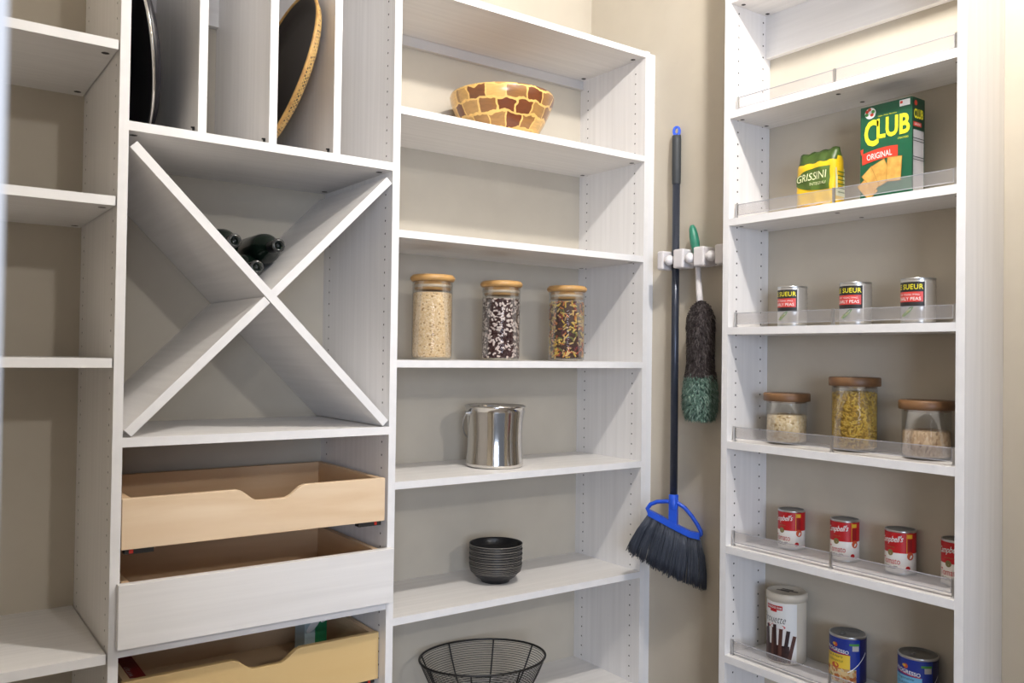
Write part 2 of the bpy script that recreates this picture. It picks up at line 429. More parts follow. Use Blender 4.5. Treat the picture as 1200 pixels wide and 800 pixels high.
# ------------------------------------------------------------------ wooden bowl, top shelf
def patch_wood():
    m = mat('patchwork_acacia', (.6, .3, .1), .28, coat=.4); n, l, b = nodes(m)
    tc = n.new('ShaderNodeTexCoord'); sp = n.new('ShaderNodeSeparateXYZ'); l.new(tc.outputs['Object'], sp.inputs[0])
    at = n.new('ShaderNodeMath'); at.operation = 'ARCTAN2'; l.new(sp.outputs[1], at.inputs[0]); l.new(sp.outputs[0], at.inputs[1])
    mu = n.new('ShaderNodeMath'); mu.operation = 'MULTIPLY'; mu.inputs[1].default_value = .156; l.new(at.outputs[0], mu.inputs[0])
    nz = n.new('ShaderNodeTexNoise'); nz.inputs['Scale'].default_value = 26; l.new(tc.outputs['Object'], nz.inputs['Vector'])
    cb = n.new('ShaderNodeCombineXYZ'); l.new(mu.outputs[0], cb.inputs[0]); l.new(sp.outputs[2], cb.inputs[1])
    vm = n.new('ShaderNodeVectorMath'); vm.operation = 'MULTIPLY_ADD'; vm.inputs[1].default_value = (.034, .030, 0)
    l.new(nz.outputs['Color'], vm.inputs[0]); l.new(cb.outputs[0], vm.inputs[2])
    br = n.new('ShaderNodeTexBrick'); br.inputs['Scale'].default_value = 1; br.offset = .5
    br.inputs['Brick Width'].default_value = .062; br.inputs['Row Height'].default_value = .037
    br.inputs['Mortar Size'].default_value = .0036; br.inputs['Mortar Smooth'].default_value = .3; br.inputs['Bias'].default_value = -.05
    br.inputs['Color1'].default_value = (.16, .045, .015, 1); br.inputs['Color2'].default_value = (.78, .47, .15, 1)
    br.inputs['Mortar'].default_value = (.86, .55, .17, 1)
    l.new(vm.outputs[0], br.inputs['Vector'])
    n2 = n.new('ShaderNodeTexNoise'); n2.inputs['Scale'].default_value = 1; n2.inputs['Distortion'].default_value = 1
    mp = n.new('ShaderNodeMapping'); mp.inputs['Scale'].default_value = (22, 22, 90); l.new(tc.outputs['Object'], mp.inputs[0]); l.new(mp.outputs[0], n2.inputs['Vector'])
    mr = n.new('ShaderNodeMapRange'); mr.inputs[3].default_value = .65; mr.inputs[4].default_value = 1.3; l.new(n2.outputs[0], mr.inputs[0])
    mx = n.new('ShaderNodeVectorMath'); mx.operation = 'SCALE'; l.new(br.outputs[0], mx.inputs[0]); l.new(mr.outputs[0], mx.inputs['Scale'])
    l.new(mx.outputs[0], b.inputs['Base Color'])
    return m
PW = patch_wood()
b = M(PW); b.lathe([(0, .004), (.07, 0), (.094, .004), (.112, .028), (.130, .060), (.143, .088), (.153, .112), (.157, .130), (.155, .137), (.149, .138),
                    (.143, .128), (.128, .082), (.105, .04), (.08, .016), (0, .012)], 72)
o = b.build('wooden_bowl', loc=(-.462, .158, ZS['S1']+LIFT)); o['label'] = 'round patchwork wooden bowl on the shelf under the unit top'; o['category'] = 'bowl'

# ------------------------------------------------------------------ tall jars
def jar(label, loc, r, h, lidmat, lidr, lidh, fill_h, fillmat, group, fill_builder=None, style='round', rz=0):
    T0 = thing('storage_jar', label, 'jar', loc, rz, group)
    g = M(GLASS)
    g.lathe([(0, .001), (r-.006, 0), (r-.001, .004), (r, .012), (r, h-.004), (r-.0006, h), (r-.0018, h), (r-.0018, .012), (r-.006, .006), (0, .006)], 48)
    g.build('glass_body', T0)
    l_ = M(lidmat)
    if style == 'round':
        l_.lathe([(0, h+.001), (r-.005, h+.001), (lidr-.004, h+.002), (lidr, h+.007), (lidr, h+lidh-.006), (lidr-.006, h+lidh), (0, h+lidh+.001)], 48)
        l_.lathe([(0, h-.022), (r-.006, h-.022), (r-.006, h+.001), (0, h+.001)], 40)
    else:
        l_.lathe([(0, h+.0005), (lidr-.001, h+.0005), (lidr, h+.002), (lidr, h+lidh-.002), (lidr-.002, h+lidh), (0, h+lidh)], 48)
        l_.lathe([(0, h-.004), (r-.004, h-.004), (r-.004, h+.0005), (0, h+.0005)], 40)
    ld = l_.build('lid', T0)
    if style == 'round':
        M(SILIC).lathe([(r-.006, h-.016), (r-.0034, h-.015), (r-.0034, h-.009), (r-.006, h-.008)], 40).build('seal_ring', ld)
    rr = r-.0024
    co = rr-(.0035 if fill_builder else 0)
    c = M(fillmat); c.lathe([(0, .0065), (co-.004, .0065), (co, .012), (co, fill_h-.003), (co-.004, fill_h), (co*.5, fill_h+.002), (0, fill_h+.001)], 48)
    if fill_builder: fill_builder(c, rr, fill_h)
    c = c.build('contents', T0); c['kind'] = 'stuff'
    return T0
QUIN = voro('quinoa', [(0, (.80, .60, .36)), (.3, (.74, .52, .28)), (.8, (.42, .24, .10)), (.88, (.86, .68, .44))], 260)
BEAN_D = mat('dark_bean', (.055, .016, .014), .35); BEAN_W = mat('white_bean', (.74, .62, .56), .4)
def beans(c, r, h):
    for i in range(1500):
        a = random.uniform(0, 2*pi); z = random.uniform(.010, h-.002); w = random.random() < .38
        T = Matrix.Translation(((r-.0016)*cos(a), (r-.0016)*sin(a), z)) @ Matrix.Rotation(a, 4, 'Z') @ Matrix.Rotation(random.uniform(0, pi), 4, 'X') @ Matrix.Diagonal((.0022, .0062, .0035, 1))
        c.lathe([(0, -1), (.8, -.6), (1, 0), (.8, .6), (0, 1)], 7, BEAN_W if w else BEAN_D, T=T)
    for i in range(260):
        a = random.uniform(0, 2*pi); q = r*.95*math.sqrt(random.random())
        T = Matrix.Translation((q*cos(a), q*sin(a), h)) @ Matrix.Rotation(random.uniform(0, pi), 4, 'Z') @ Matrix.Diagonal((.0062, .0035, .003, 1))
        c.lathe([(0, -1), (.8, -.6), (1, 0), (.8, .6), (0, 1)], 7, BEAN_W if random.random() < .4 else BEAN_D, T=T)
PC = [mat('pasta_'+k, v, .5) for k, v in dict(cream=(.72, .50, .20), orange=(.62, .20, .05), green=(.20, .22, .06), beet=(.13, .03, .04), yellow=(.74, .52, .10), red=(.42, .06, .03)).items()]
def rotini(c, r, h, pal=None, n=620, ln=.013, th=.0046, pick=(0, 0, 0, 1, 2, 3, 4, 4, 5, 3, 1)):
    for i in range(n):
        a = random.uniform(0, 2*pi)
        if i < n*.82: q, z = r-th*.55, random.uniform(.012, h-.003)
        else: q, z = r*.9*math.sqrt(random.random()), h-.001
        z0 = (z-.01)/h; m = PC[random.choice(pick)] if pal is None else random.choice(pal)
        T = Matrix.Translation((q*cos(a), q*sin(a), z)) @ Matrix.Rotation(a, 4, 'Z') @ Matrix.Rotation(random.uniform(0, pi), 4, 'X')
        pts = []; rs = []
        for k in range(7):
            u = k/6-.5; pts.append((.0012*cos(k*2.2), u*ln, .0012*sin(k*2.2))); rs.append(th*.5*(.75+.4*(k % 2)))
        c.tube(pts, 0, 6, m, T=T, rs=rs)
darkcore = mat('jar_core', (.07, .035, .025), .7)
ycore = mat('macaroni_core', (.34, .20, .03), .7)
G1 = 'tall bamboo lidded jars on the middle shelf'
JR = .0565
jar('tall glass jar of pale grain with bamboo lid, nearest the drawers', (-.716, .12, ZS['S3']), JR, .216, BAMBOO, .0625, .019, .186, QUIN, G1)
jar('tall glass jar of dark and white beans with bamboo lid', (-.481, .12, ZS['S3']), JR, .213, BAMBOO, .0625, .019, .178, BEAN_D, G1, beans)
jar('tall glass jar of coloured spiral pasta with bamboo lid', (-.231, .12, ZS['S3']), JR, .213, BAMBOO, .0625, .019, .180, darkcore, G1, rotini)

# ------------------------------------------------------------------ ice bucket
bk = thing('ice_bucket', 'shiny steel ice bucket with hanging handle on the shelf under the tall jars', 'bucket', (-.487, .135, ZS['S4']))
R = .0855
b = M(CHROME); b.lathe([(0, .004), (R-.012, .003), (R-.004, 0), (R, .006), (R-.001, .012), (R-.004, .05), (R-.005, .09), (R-.003, .13), (R, .160), (R+.001, .172), (R+.005, .174), (R+.005, .179), (R, .180),
                        (R-.003, .174), (R-.008, .12), (R-.010, .02), (0, .010)], 64)
b.build('body', bk)
for s_ in (0, 1):
    a = radians(172)+s_*pi
    T = Matrix.Rotation(a, 4, 'Z')
    M(STEEL).lathe([(0, 0), (.008, 0), (.008, .004), (.004, .006), (.004, .010), (.006, .012), (0, .014)], 16, T=T @ Matrix.Translation((R-.001, 0, .158)) @ Matrix.Rotation(pi/2, 4, 'Y')).build('handle_lug', bk)
pts = []
for i in range(33):
    u = pi*i/32; a = radians(172)
    x = (R+.009)*cos(u); y = (R+.012)*sin(u)
    # handle swung down behind the bucket
    pts.append(Matrix.Rotation(a, 4, 'Z') @ Vector((x, -y*.985, .158-y*.97)))
b = M(STEEL).tube(pts, .0022, 8); b.build('handle', bk)

# ------------------------------------------------------------------ stack of bowls
def bowl_mesh():
    b = M(BLACK); R = .080; prof = [(0, .006), (.036, .006), (.038, 0), (.042, 0), (.044, .006), (.060, .016), (.072, .030, BLACK)]
    z = .031
    for k in range(4):
        prof += [(R-.006+.0012*k, z, BLACK), (R-.0045+.0012*k, z+.0016, RIDGE), (R-.0062+.0012*k, z+.0032, BLACK)]; z += .0048
    prof += [(R-.001, .0515, BLACK), (R, .0535, RIDGE), (R-.0012, .054, BLACK), (.0775, .046, BLACK), (.0728, .030, BLACK), (.0535, .0145, BLACK), (0, .010, BLACK)]
    b.lathe(prof, 56); return b
bo = bowl_mesh().build('bowl', loc=(-.462, .158, ZS['S5']+LIFT)); bo['category'] = 'bowl'; bo['group'] = 'stack of black bowls'
bl = ['black ridged bowl at the bottom of the stack', 'black ridged bowl second from the bottom of the stack', 'black ridged bowl in the middle of the stack of five',
      'black ridged bowl second from the top of the stack', 'black ridged bowl on top of the stack, its inside open to view']
bo['label'] = bl[0]
for i in range(1, 5):
    c = bo.copy(); COL.objects.link(c); c['label'] = bl[i]
    c.location = (-.462+random.uniform(-.0008, .0008), .158+random.uniform(-.0008, .0008), ZS['S5']+LIFT+.0148*i)
    c.rotation_euler = (0, 0, i*.7)

# ------------------------------------------------------------------ wire basket
wb = thing('wire_basket', 'round black wire basket on the lowest visible shelf', 'basket', (-.515, .140, ZS['S6']), -.276)
wb.scale = (1.09, .87, 1)
R = .172; Hh = .145
def wr(z): 
    u = z/Hh; return .085+(R-.085)*(u**.62)
circ = lambda r, z, n=56: [(r*cos(2*pi*i/n), r*sin(2*pi*i/n), z) for i in range(n)]
M(BLACKW).tube(circ(R, Hh), .0033, 8, closed=True).build('rim', wb)
b = M(BLACKW)
for i in range(8):
    a = 2*pi*i/8+.35
    b.tube([((wr(Hh*k/10)-.001)*cos(a), (wr(Hh*k/10)-.001)*sin(a), max(.0026, Hh*k/10)) for k in range(11)], .0023, 6)
b.build('rib', wb)
b = M(BLACKW)
for k in range(1, 24):
    z = Hh*k/24; b.tube(circ(wr(z)+.001, z, 44), .0009, 4, closed=True)
for k in range(1, 8): b.tube(circ(.085*k/7, .003, 32), .0009 if k < 7 else .003, 4, closed=True)
b.build('wire_rings', wb)

# ------------------------------------------------------------------ wine bottles in the rack
BG = mat('dark_green_glass', (.004, .009, .006), .16); FOIL = mat('black_foil', (.012, .012, .013), .3); PUNT = mat('bottle_lip', (.03, .03, .03), .15)
def bottle():
    b = M(BG)
    prof = [(0, .012), (.022, .002), (.034, 0), (.038, .006), (.038, .196), (.0360, .214), (.027, .231), (.0172, .243), (.0145, .252), (.0142, .2985), (0.0142, .299), (.0098, .3), (.0098, .285), (0, .285)]
    return b.lathe(prof, 32).build('wine_bottle')
bt = bottle()
M(FOIL).lathe([(.0146, .250), (.0149, .262), (.0149, .294), (.0146, .296)], 24).build('neck_foil', bt)
M(PUNT).lathe([(.0147, .290), (.0162, .291), (.0162, .297), (.0140, .3003), (.0112, .3005)], 24).build('lip', bt)
bt['category'] = 'bottle'; bt['group'] = 'wine bottles in the X rack'
xc, zc = cx_, cz_
aR = math.atan2(dz, dx); hgt = (.0382+t/2)/cos(aR)
p3 = (xc+.001, zc+hgt+.0055)
dL = Vector((-cos(aR), sin(aR))); 
spots = [((p3[0]+.001, p3[1]+.0002), .006, 'dark green wine bottle lowest in the V of the rack'),
         ((p3[0]+.0768*cos(aR), p3[1]+.0768*sin(aR)+.001), .012, 'dark wine bottle on the right slope of the rack, its shoulder in view'),
         ((p3[0]-.0768*cos(aR), p3[1]+.0768*sin(aR)+.001), -.002, 'dark wine bottle on the left slope of the rack, only its neck showing')]
for i, ((x, z), y, lab) in enumerate(spots):
    o = bt if i == 0 else copy_tree(bt)
    o['label'] = lab; o.rotation_euler = (pi/2, 0, 0); o.location = (x, y+.30, z)

# ------------------------------------------------------------------ tray and woven basket in the divided top
TRAYM = mat('tray_lacquer', (.012, .011, .016), .45)
tr_ = thing('serving_tray', 'round dark tray with silver rim standing in the left slot above the bottle rack', 'tray', (-1.498, .112, ZS['C1']))
q = Matrix.Translation((0, 0, .2035)) @ Matrix.Rotation(radians(-99), 4, 'Y')
M(TRAYM).lathe([(0, 0), (.16, 0), (.178, .006), (.190, .018), (.193, .018), (.182, .003), (.165, -.004), (0, -.004)], 72, T=q).build('tray_dish', tr_)
M(CHROME).lathe([(.189, .0175), (.196, .0165), (.2, .0185), (.1985, .0215), (.192, .0225), (.189, .0205), (.189, .0175)], 72, T=q).build('rim', tr_)

def weave():
    m = mat('woven_straw', (.6, .38, .13), .6); n, l, b = nodes(m)
    tc = n.new('ShaderNodeTexCoord'); sp = n.new('ShaderNodeSeparateXYZ'); l.new(tc.outputs['Object'], sp.inputs[0])
    at = n.new('ShaderNodeMath'); at.operation = 'ARCTAN2'; l.new(sp.outputs[1], at.inputs[0]); l.new(sp.outputs[0], at.inputs[1])
    cb = n.new('ShaderNodeCombineXYZ'); l.new(at.outputs[0], cb.inputs[0]); l.new(sp.outputs[2], cb.inputs[1])
    mp = n.new('ShaderNodeMapping'); mp.inputs['Scale'].default_value = (1, 14, 1); l.new(cb.outputs[0], mp.inputs[0])
    br = n.new('ShaderNodeTexBrick'); br.inputs['Scale'].default_value = 10; br.inputs['Brick Width'].default_value = .42; br.inputs['Row Height'].default_value = .75
    br.inputs['Mortar Size'].default_value = .09; br.inputs['Color1'].default_value = (.62, .40, .14, 1); br.inputs['Color2'].default_value = (.05, .03, .02, 1)
    br.inputs['Bias'].default_value = .25; br.inputs['Mortar'].default_value = (.50, .32, .11, 1); l.new(mp.outputs[0], br.inputs['Vector']); l.new(br.outputs[0], b.inputs['Base Color'])
    return m
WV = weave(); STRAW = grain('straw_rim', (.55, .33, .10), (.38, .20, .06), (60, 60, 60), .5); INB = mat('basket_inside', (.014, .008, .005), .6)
bs = thing('woven_basket', 'round woven straw basket standing on edge in a slot above the bottle rack', 'basket', (-1.183, .095, ZS['C1']))
qb = Matrix.Translation((0, 0, .2125)) @ Matrix.Rotation(radians(-75), 4, 'Y') @ Matrix.Translation((0, 0, -.035))
b = M(WV)
pr_ = [(.118, 0, WV), (.148, .003, WV), (.170, .0075, WV), (.188, .013, WV), (.200, .0185, WV), (.209, .028, WV), (.213, .035, WV)]
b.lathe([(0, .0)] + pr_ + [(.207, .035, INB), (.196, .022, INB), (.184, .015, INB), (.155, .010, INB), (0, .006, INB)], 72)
me_o = b.build('basket_body', bs); me_o.matrix_local = qb
b = M(STRAW).tube(circ(.2105, .035, 72), .0042, 8, closed=True); ro = b.build('rim', bs); ro.matrix_local = qb

# ------------------------------------------------------------------ boxes in the bottom drawer
GRN = mat('box_green', (.02, .20, .08), .5); WHT = mat('print_white', (.82, .82, .80), .5); PALE = mat('box_pale', (.45, .55, .56), .5)
YEL = mat('print_yellow', (.90, .80, .03), .5)
gb = thing('bag_carton', 'small green and white carton standing in the bottom drawer', 'box', (-1.050, .14, .4865), .25)
b = M(PALE).box(-.034, .034, -.02, .02, 0, .125); b.box(-.002, .0345, -.0205, .0203, 0, .122, GRN); b.build('carton', gb)
b = M(WHT); v, f = text2d('200', .02, .024, .2, .02); flat(b, v, f, Matrix.Translation((.022, -.0212, .098)) @ Matrix.Rotation(radians(70), 4, 'Y'), WHT)
flat(b, *ell2(.05, .02), Matrix.Translation((-.008, -.0209, .085)) @ Matrix.Rotation(radians(-35), 4, 'Y'), WHT); b.build('printed_label', gb)
DR = mat('box_red', (.30, .010, .012), .45)
rb = thing('foil_carton', 'long red carton lying at the left side of the bottom drawer', 'box', (-1.488, .105, .4865), 0)
b = M(DR).box(-.028, .028, -.14, .15, 0, .052); b.build('carton', rb, bevel=.001)
b = M(WHT); v, f = text2d('FOIL', .016, .05, .3); 
b = M(mat('print_faded', (.5, .42, .42), .5)); v, f = text2d('foil wrap', .018, .12, .3)
b.faces([(-z_+.0, s_, .0524) for s_, z_ in v], f); b.build('printed_label', rb)

# ------------------------------------------------------------------ packages on the right unit
def soup_can(label, loc, rz=0):
    c = thing('soup_can', label, 'can', loc, rz, 'red and white tomato soup cans')
    r, h = .0338, .1015
    b = M(TIN); b.lathe([(0, .003), (r-.004, .003), (r-.002, 0), (r+.0006, .0006), (r+.0006, .003), (r, .0045), (r, h-.0045), (r+.0006, h-.003), (r+.0006, h-.0004), (r-.002, h), (r-.0035, h-.003, TIND), (r-.012, h-.0035, TIND), (r-.014, h-.0028, TIND), (0, h-.003, TIND)], 48)
    b.build('can_body', c)
    l_ = M(SR); R = r+.0003
    l_.lathe([(R, .0048), (R, .050)], 60, SW); l_.lathe([(R, .050), (R, h-.0048)], 60, SR)
    R += .0004
    v, f = text2d("Campbell's", .0185, .060, .5, .012, .95); wrap(l_, v, f, R, pi, .0785, WHT, rot=.10)
    v, f = text2d('CONDENSED', .0026, .022); wrap(l_, v, f, R, pi, .0625, GOLD)
    wrap(l_, *ell2(.0145, .0145), R, pi, .0495, GOLD)
    v, f = text2d('Tomato', .0145, .046, 0, .0); wrap(l_, v, f, R, pi, .0310, SR)
    v, f = text2d('SOUP', .0075, .034); wrap(l_, v, f, R, pi, .0165, INK)
    a = pi+radians(62)
    wrap(l_, *rect2(.0012, .046), R, a, .0735, YEL2); wrap(l_, *rect2(.013, .009), R, a, .089, YEL2, sc=.0075)
    wrap(l_, *rect2(.012, .028), R, a, .068, DR, sc=.0075)
    wrap(l_, *ell2(.017, .018), R, a, .044, ORG, sc=.009); wrap(l_, *ell2(.011, .010), R, a, .016, SR, sc=.003)
    wrap(l_, *rect2(.0012, .046), R, pi-radians(62), .0735, YEL2)
    l_.build('paper_label', c)
    return c
SR = mat('soup_red', (.50, .006, .010), .4); SW = mat('label_white', (.80, .78, .74), .45); GOLD = mat('medal_gold', (.21, .17, .055), .4)
INK = mat('ink_black', (.015, .015, .015), .5); YEL2 = mat('mustard', (.72, .42, .03), .5); ORG = mat('tomato_orange', (.55, .09, .03), .45)
sc0 = soup_can('red tomato soup can farthest left in its row of four, nearest the broom', (-.012, -.552, ZS['B5']), -.13)
another(sc0, 'red tomato soup can second from left of four, above the middle rail clip', (-.010, -.706, ZS['B5']), -.03)
another(sc0, 'red tomato soup can third from left in its row of four', (-.010, -.851, ZS['B5']), -.16)
another(sc0, 'red tomato soup can at the right end, half hidden by the side panel', (-.008, -.984, ZS['B5']), -.13)

SILV = mat('silver_label', (.62, .60, .57), .32, .7); PRED = mat('pea_red', (.62, .05, .04), .4); PGRN = mat('pea_green', (.06, .27, .04), .45)
def pea_can(label, loc, rz=0):
    c = thing('pea_can', label, 'can', loc, rz, 'silver pea cans')
    r, h = .036, .104
    b = M(TIN); b.lathe([(0, .003), (r-.004, .003), (r-.002, 0), (r+.0006, .0006), (r+.0006, .003), (r, .0045), (r, h-.0045), (r+.0006, h-.003), (r+.0006, h-.0004), (r-.002, h), (r-.0035, h-.003), (0, h-.003)], 48)
    b.build('can_body', c)
    l_ = M(SILV); R = r+.0003
    l_.lathe([(R, .0048), (R, h-.0048)], 60, SILV); R += .0003
    hw = .071; mid_ = pi-.02
    wrap(l_, *rect2(hw, .056, 16), R, mid_, .0665, INK); R += .0003
    wrap(l_, *rect2(hw-.006, .0225, 16), R, mid_, .061, PRED); R += .0003
    v, f = text2d('LE SUEUR', .0115, .066, 0, .008, 1.08); wrap(l_, v, f, R, mid_, .0835, YEL)
    v, f = text2d('VERY YOUNG SMALL', .0042, .052); wrap(l_, v, f, R, mid_, .066, WHT)
    v, f = text2d('EARLY PEAS', .0075, .056, 0, .01); wrap(l_, v, f, R, mid_, .0567, WHT)
    wrap(l_, *ell2(.034, .008), R, mid_, .028, PGRN, rot=.75)
    wrap(l_, *ell2(.026, .006), R, mid_, .024, mat('leaf_yellow', (.35, .38, .05)), sc=-.007, rot=.55)
    wrap(l_, *rect2(.0015, .090), R, mid_, .052, WHT, sc=hw/2+.002)
    for k in range(5): wrap(l_, *rect2(.008, .0016), R, mid_+radians(118), .085-.012*k, INK)
    l_.build('paper_label', c)
    return c
pc = pea_can('silver pea can farthest left, nearest the broom, on the shelf under the cracker box', (-.052, -.578, ZS['B3']))
another(pc, 'silver pea can in the middle of its row of three', (-.052, -.757, ZS['B3']), .05)
another(pc, 'silver pea can at the right end of its row of three', (-.052, -.913, ZS['B3']), -.08)

# squat jars
G2 = 'jars with dark wooden lids on the right unit'
OATS = voro('rolled_oats', [(0, (.62, .45, .24)), (.35, (.74, .58, .35)), (.75, (.42, .27, .12)), (.85, (.78, .64, .42))], 190)
RICE = voro('brown_rice', [(0, (.50, .33, .19)), (.35, (.62, .44, .27)), (.75, (.36, .22, .12)), (.85, (.62, .46, .30))], 240, sc=(1, 1, .5))
MAC = [mat('macaroni_a', (.66, .42, .05), .45), mat('macaroni_b', (.56, .33, .04), .45), mat('macaroni_c', (.72, .50, .10), .45)]
jar('short glass jar of pale flakes with dark wooden lid, at the left of its shelf', (-.05, -.562, ZS['B4']), .0515, .110, ACACIA, .0585, .021, .076, OATS, G2, style='flat')
jar('taller glass jar of yellow curly pasta with dark wooden lid', (-.045, -.752, ZS['B4']), .0525, .156, ACACIA, .0595, .0215, .140, ycore, G2, lambda c, r, h: rotini(c, r, h, MAC, 1300, .0075, .0034), style='flat')
jar('short glass jar of brown grain with dark wooden lid, beside the side panel', (-.048, -.932, ZS['B4']), .0515, .110, ACACIA, .0585, .021, .064, RICE, G2, style='flat')

# cracker box
CG = mat('box_dark_green', (.004, .085, .038), .4); CGD = mat('box_deep_green', (.006, .045, .022), .45); CRK = grain('cracker_gold', (.74, .44, .10), (.56, .28, .05), (60, 60, 60), .6)
CRKD = mat('cracker_edge', (.42, .19, .03), .6); CGR = mat('panel_grey', (.45, .43, .42), .5); FLM = mat('ribbon_red', (.62, .045, .02), .45)
cb = thing('cracker_box', 'tall dark green cracker box with yellow lettering', 'box', (-.093, -.856, ZS['B2']), 0)
wB, hB, dB_ = .126, .222, .052
M(CG).box(0, dB_, -wB/2, wB/2, 0, hB).box(.0005, dB_+.0003, -wB/2-.0004, -wB/2+.001, 0, hB, CGD).box(.001, dB_-.001, -wB/2+.001, wB/2-.001, hB, hB+.0006, CGD).build('carton', cb)
F = Matrix.Translation((-.0006, 0, 0)) @ Matrix(((0, -1, 0, 0), (-1, 0, 0, 0), (0, 0, 1, 0), (0, 0, 0, 1)))   # (s,0,z) -> (0,-s,z)
def FT(s_, z_, lift=0, rot=0): return Matrix.Translation((-.0006-lift, -s_, z_)) @ Matrix(((0, -1, 0, 0), (-1, 0, 0, 0), (0, 0, 1, 0), (0, 0, 0, 1))) @ Matrix.Rotation(rot, 4, 'Y')
l_ = M(YEL)
v, f = text2d('C', .062, .036, 0, .03); flat(l_, v, f, FT(-.035, .158), YEL)
v, f = text2d('LUB', .047, .080, 0, .03); flat(l_, v, f, FT(.018, .165), YEL)
v, f = text2d('CRACKERS', .004, .025); flat(l_, v, f, FT(.042, .134), YEL)
v, f = text2d('Light, Flaky Buttery', .0035, .046); flat(l_, v, f, FT(.004, .194), YEL)
rib = [(-.055, .0), (.030, .0), (.030, -.026), (-.055, -.026)]
pts = [(-.058+.088*i/10, .006*sin(i/10*2.6)+.004*i/10) for i in range(11)]
pol = pts+[(p[0], p[1]-.026) for p in pts[::-1]]
l_.faces([(0, 0, 0)]*0, []); flat(l_, [(p[0], p[1]+.112) for p in pol], [tuple(range(len(pol)))], FT(0, 0, .0003), FLM)
flat(l_, [(-.063, .122), (-.055, .125), (-.056, .112), (-.060, .110)], [(0, 1, 2, 3)], FT(0, 0, .0002), FLM)
v, f = text2d('ORIGINAL', .014, .062, 0, .01); flat(l_, v, f, FT(-.015, .104, .0006, -.06), WHT)
for (x, z, rr, w_, h_) in ((-.044, .029, -.7, .030, .046), (-.030, .052, -.72, .034, .050), (-.008, .062, -.40, .036, .054), (.022, .066, .06, .036, .056)):
    q_ = [(-w_/2, -h_/2), (w_/2, -h_/2), (w_/2, h_/2), (-w_/2, h_/2)]
    flat(l_, q_, [(0, 1, 2, 3)], FT(x, z, .0003+(x+.05)*.02, rr), CRKD)
    flat(l_, [(a_*.93, b_*.95) for a_, b_ in q_], [(0, 1, 2, 3)], FT(x, z, .0005+(x+.05)*.02, rr), CRK)
v, f = ell2(.028, .026, 14); flat(l_, v, f, FT(-.038, .205, .0002), WHT)
for k, (x, z, c_) in enumerate(((-.046, .210, FLM), (-.040, .214, ORG), (-.047, .203, PGRN), (-.031, .208, PGRN), (-.034, .201, FLM))):
    v, f = ell2(.009, .008, 10); flat(l_, v, f, FT(x, z, .0004), c_)
flat(l_, *rect2(.025, .014, 1), FT(.046, .212, .0002), WHT); flat(l_, *rect2(.006, .006, 1), FT(.038, .214, .0004), FLM)
l_.build('printed_front', cb)
l_ = M(YEL)
def ST(x_, z_, lift=0): return Matrix.Translation((x_, -wB/2-.0008-lift, z_))
v, f = text2d('CLUB', .022, .038, 0, .03); flat(l_, v, f, ST(dB_/2, .186), YEL)
flat(l_, *rect2(.034, .010, 1), ST(dB_/2-.005, .162), FLM); v, f = text2d('ORIGINAL', .005, .026); flat(l_, v, f, ST(dB_/2-.005, .162, .0003), WHT)
flat(l_, *rect2(.044, .142, 1), ST(dB_/2, .078), CGR)
for z_ in (.130, .124, .088, .082): flat(l_, *rect2(.044, .0016, 1), ST(dB_/2, z_, .0003), INK)
flat(l_, *ell2(.012, .012), ST(.014, .210), FLM)
l_.build('printed_side', cb)

# breadstick bag
BY = mat('bag_yellow', (.76, .48, .010), .35); BGN = mat('bag_green', (.075, .13, .018), .4); BST = grain('breadstick', (.74, .52, .28), (.60, .38, .17), (30, 30, 30), .6)
BDK = mat('bag_fold_green', (.045, .085, .012), .4)
bg = thing('breadstick_bag', 'crinkled yellow and green bag of breadsticks with folded top', 'bag', (-.082, -.659, ZS['B2']), 0)
b = M(BY); nx, nz_ = 14, 14; wG, hG, dG = .117, .150, .052
def bagpt(u, v, side):
    # u 0..1 across, v 0..1 up ; side 0 front 1 back
    taper = 1-.0*v; w = wG*(1-.06*v*v)*taper; d = dG*(1-max(0, (v-.72)/.28)**1.3*.93)*(1-.5*(abs(2*u-1)**6))
    y = -(u-.5)*w; cr = .0018*sin(u*17+v*9)+.0014*sin(v*31+u*5)
    x = dG/2+(-1 if side == 0 else 1)*(d/2)+cr*(1 if side == 0 else -1)
    z = hG*v*(1+.03*u)+.002*sin(u*23)*v
    return (x, y, z)
vs = []; fs = []
for s_ in (0, 1):
    for j in range(nz_+1):
        for i in range(nx+1): vs.append(bagpt(i/nx, j/nz_, s_))
N = (nx+1)*(nz_+1)
idx = lambda s_, i, j: s_*N+j*(nx+1)+i
fy, fd, fst = [], [], []
for s_ in (0, 1):
    for j in range(nz_):
        for i in range(nx):
            q_ = (idx(s_, i, j), idx(s_, i+1, j), idx(s_, i+1, j+1), idx(s_, i, j+1))
            (fd if j >= nz_-3 else (fst if j < 1 else fy)).append(q_)
for j in range(nz_):
    for i in (0, nx):
        q_ = (idx(0, i, j), idx(1, i, j), idx(1, i, j+1), idx(0, i, j+1)); (fd if j >= nz_-2 else fy).append(q_)
for i in range(nx):
    fy.append((idx(0, i, 0), idx(0, i+1, 0), idx(1, i+1, 0), idx(1, i, 0))); fd.append((idx(0, i, nz_), idx(0, i+1, nz_), idx(1, i+1, nz_), idx(1, i, nz_)))
bv = [b.bm.verts.new(v) for v in vs]
for fl, m_ in ((fy, BY), (fd, BDK), (fst, BST)):
    k = b._m(m_)
    for q_ in fl:
        try: ff = b.bm.faces.new([bv[i] for i in q_]); ff.material_index = k; ff.smooth = True; ff.tag = True
        except ValueError: pass
b.build('bag_body', bg)
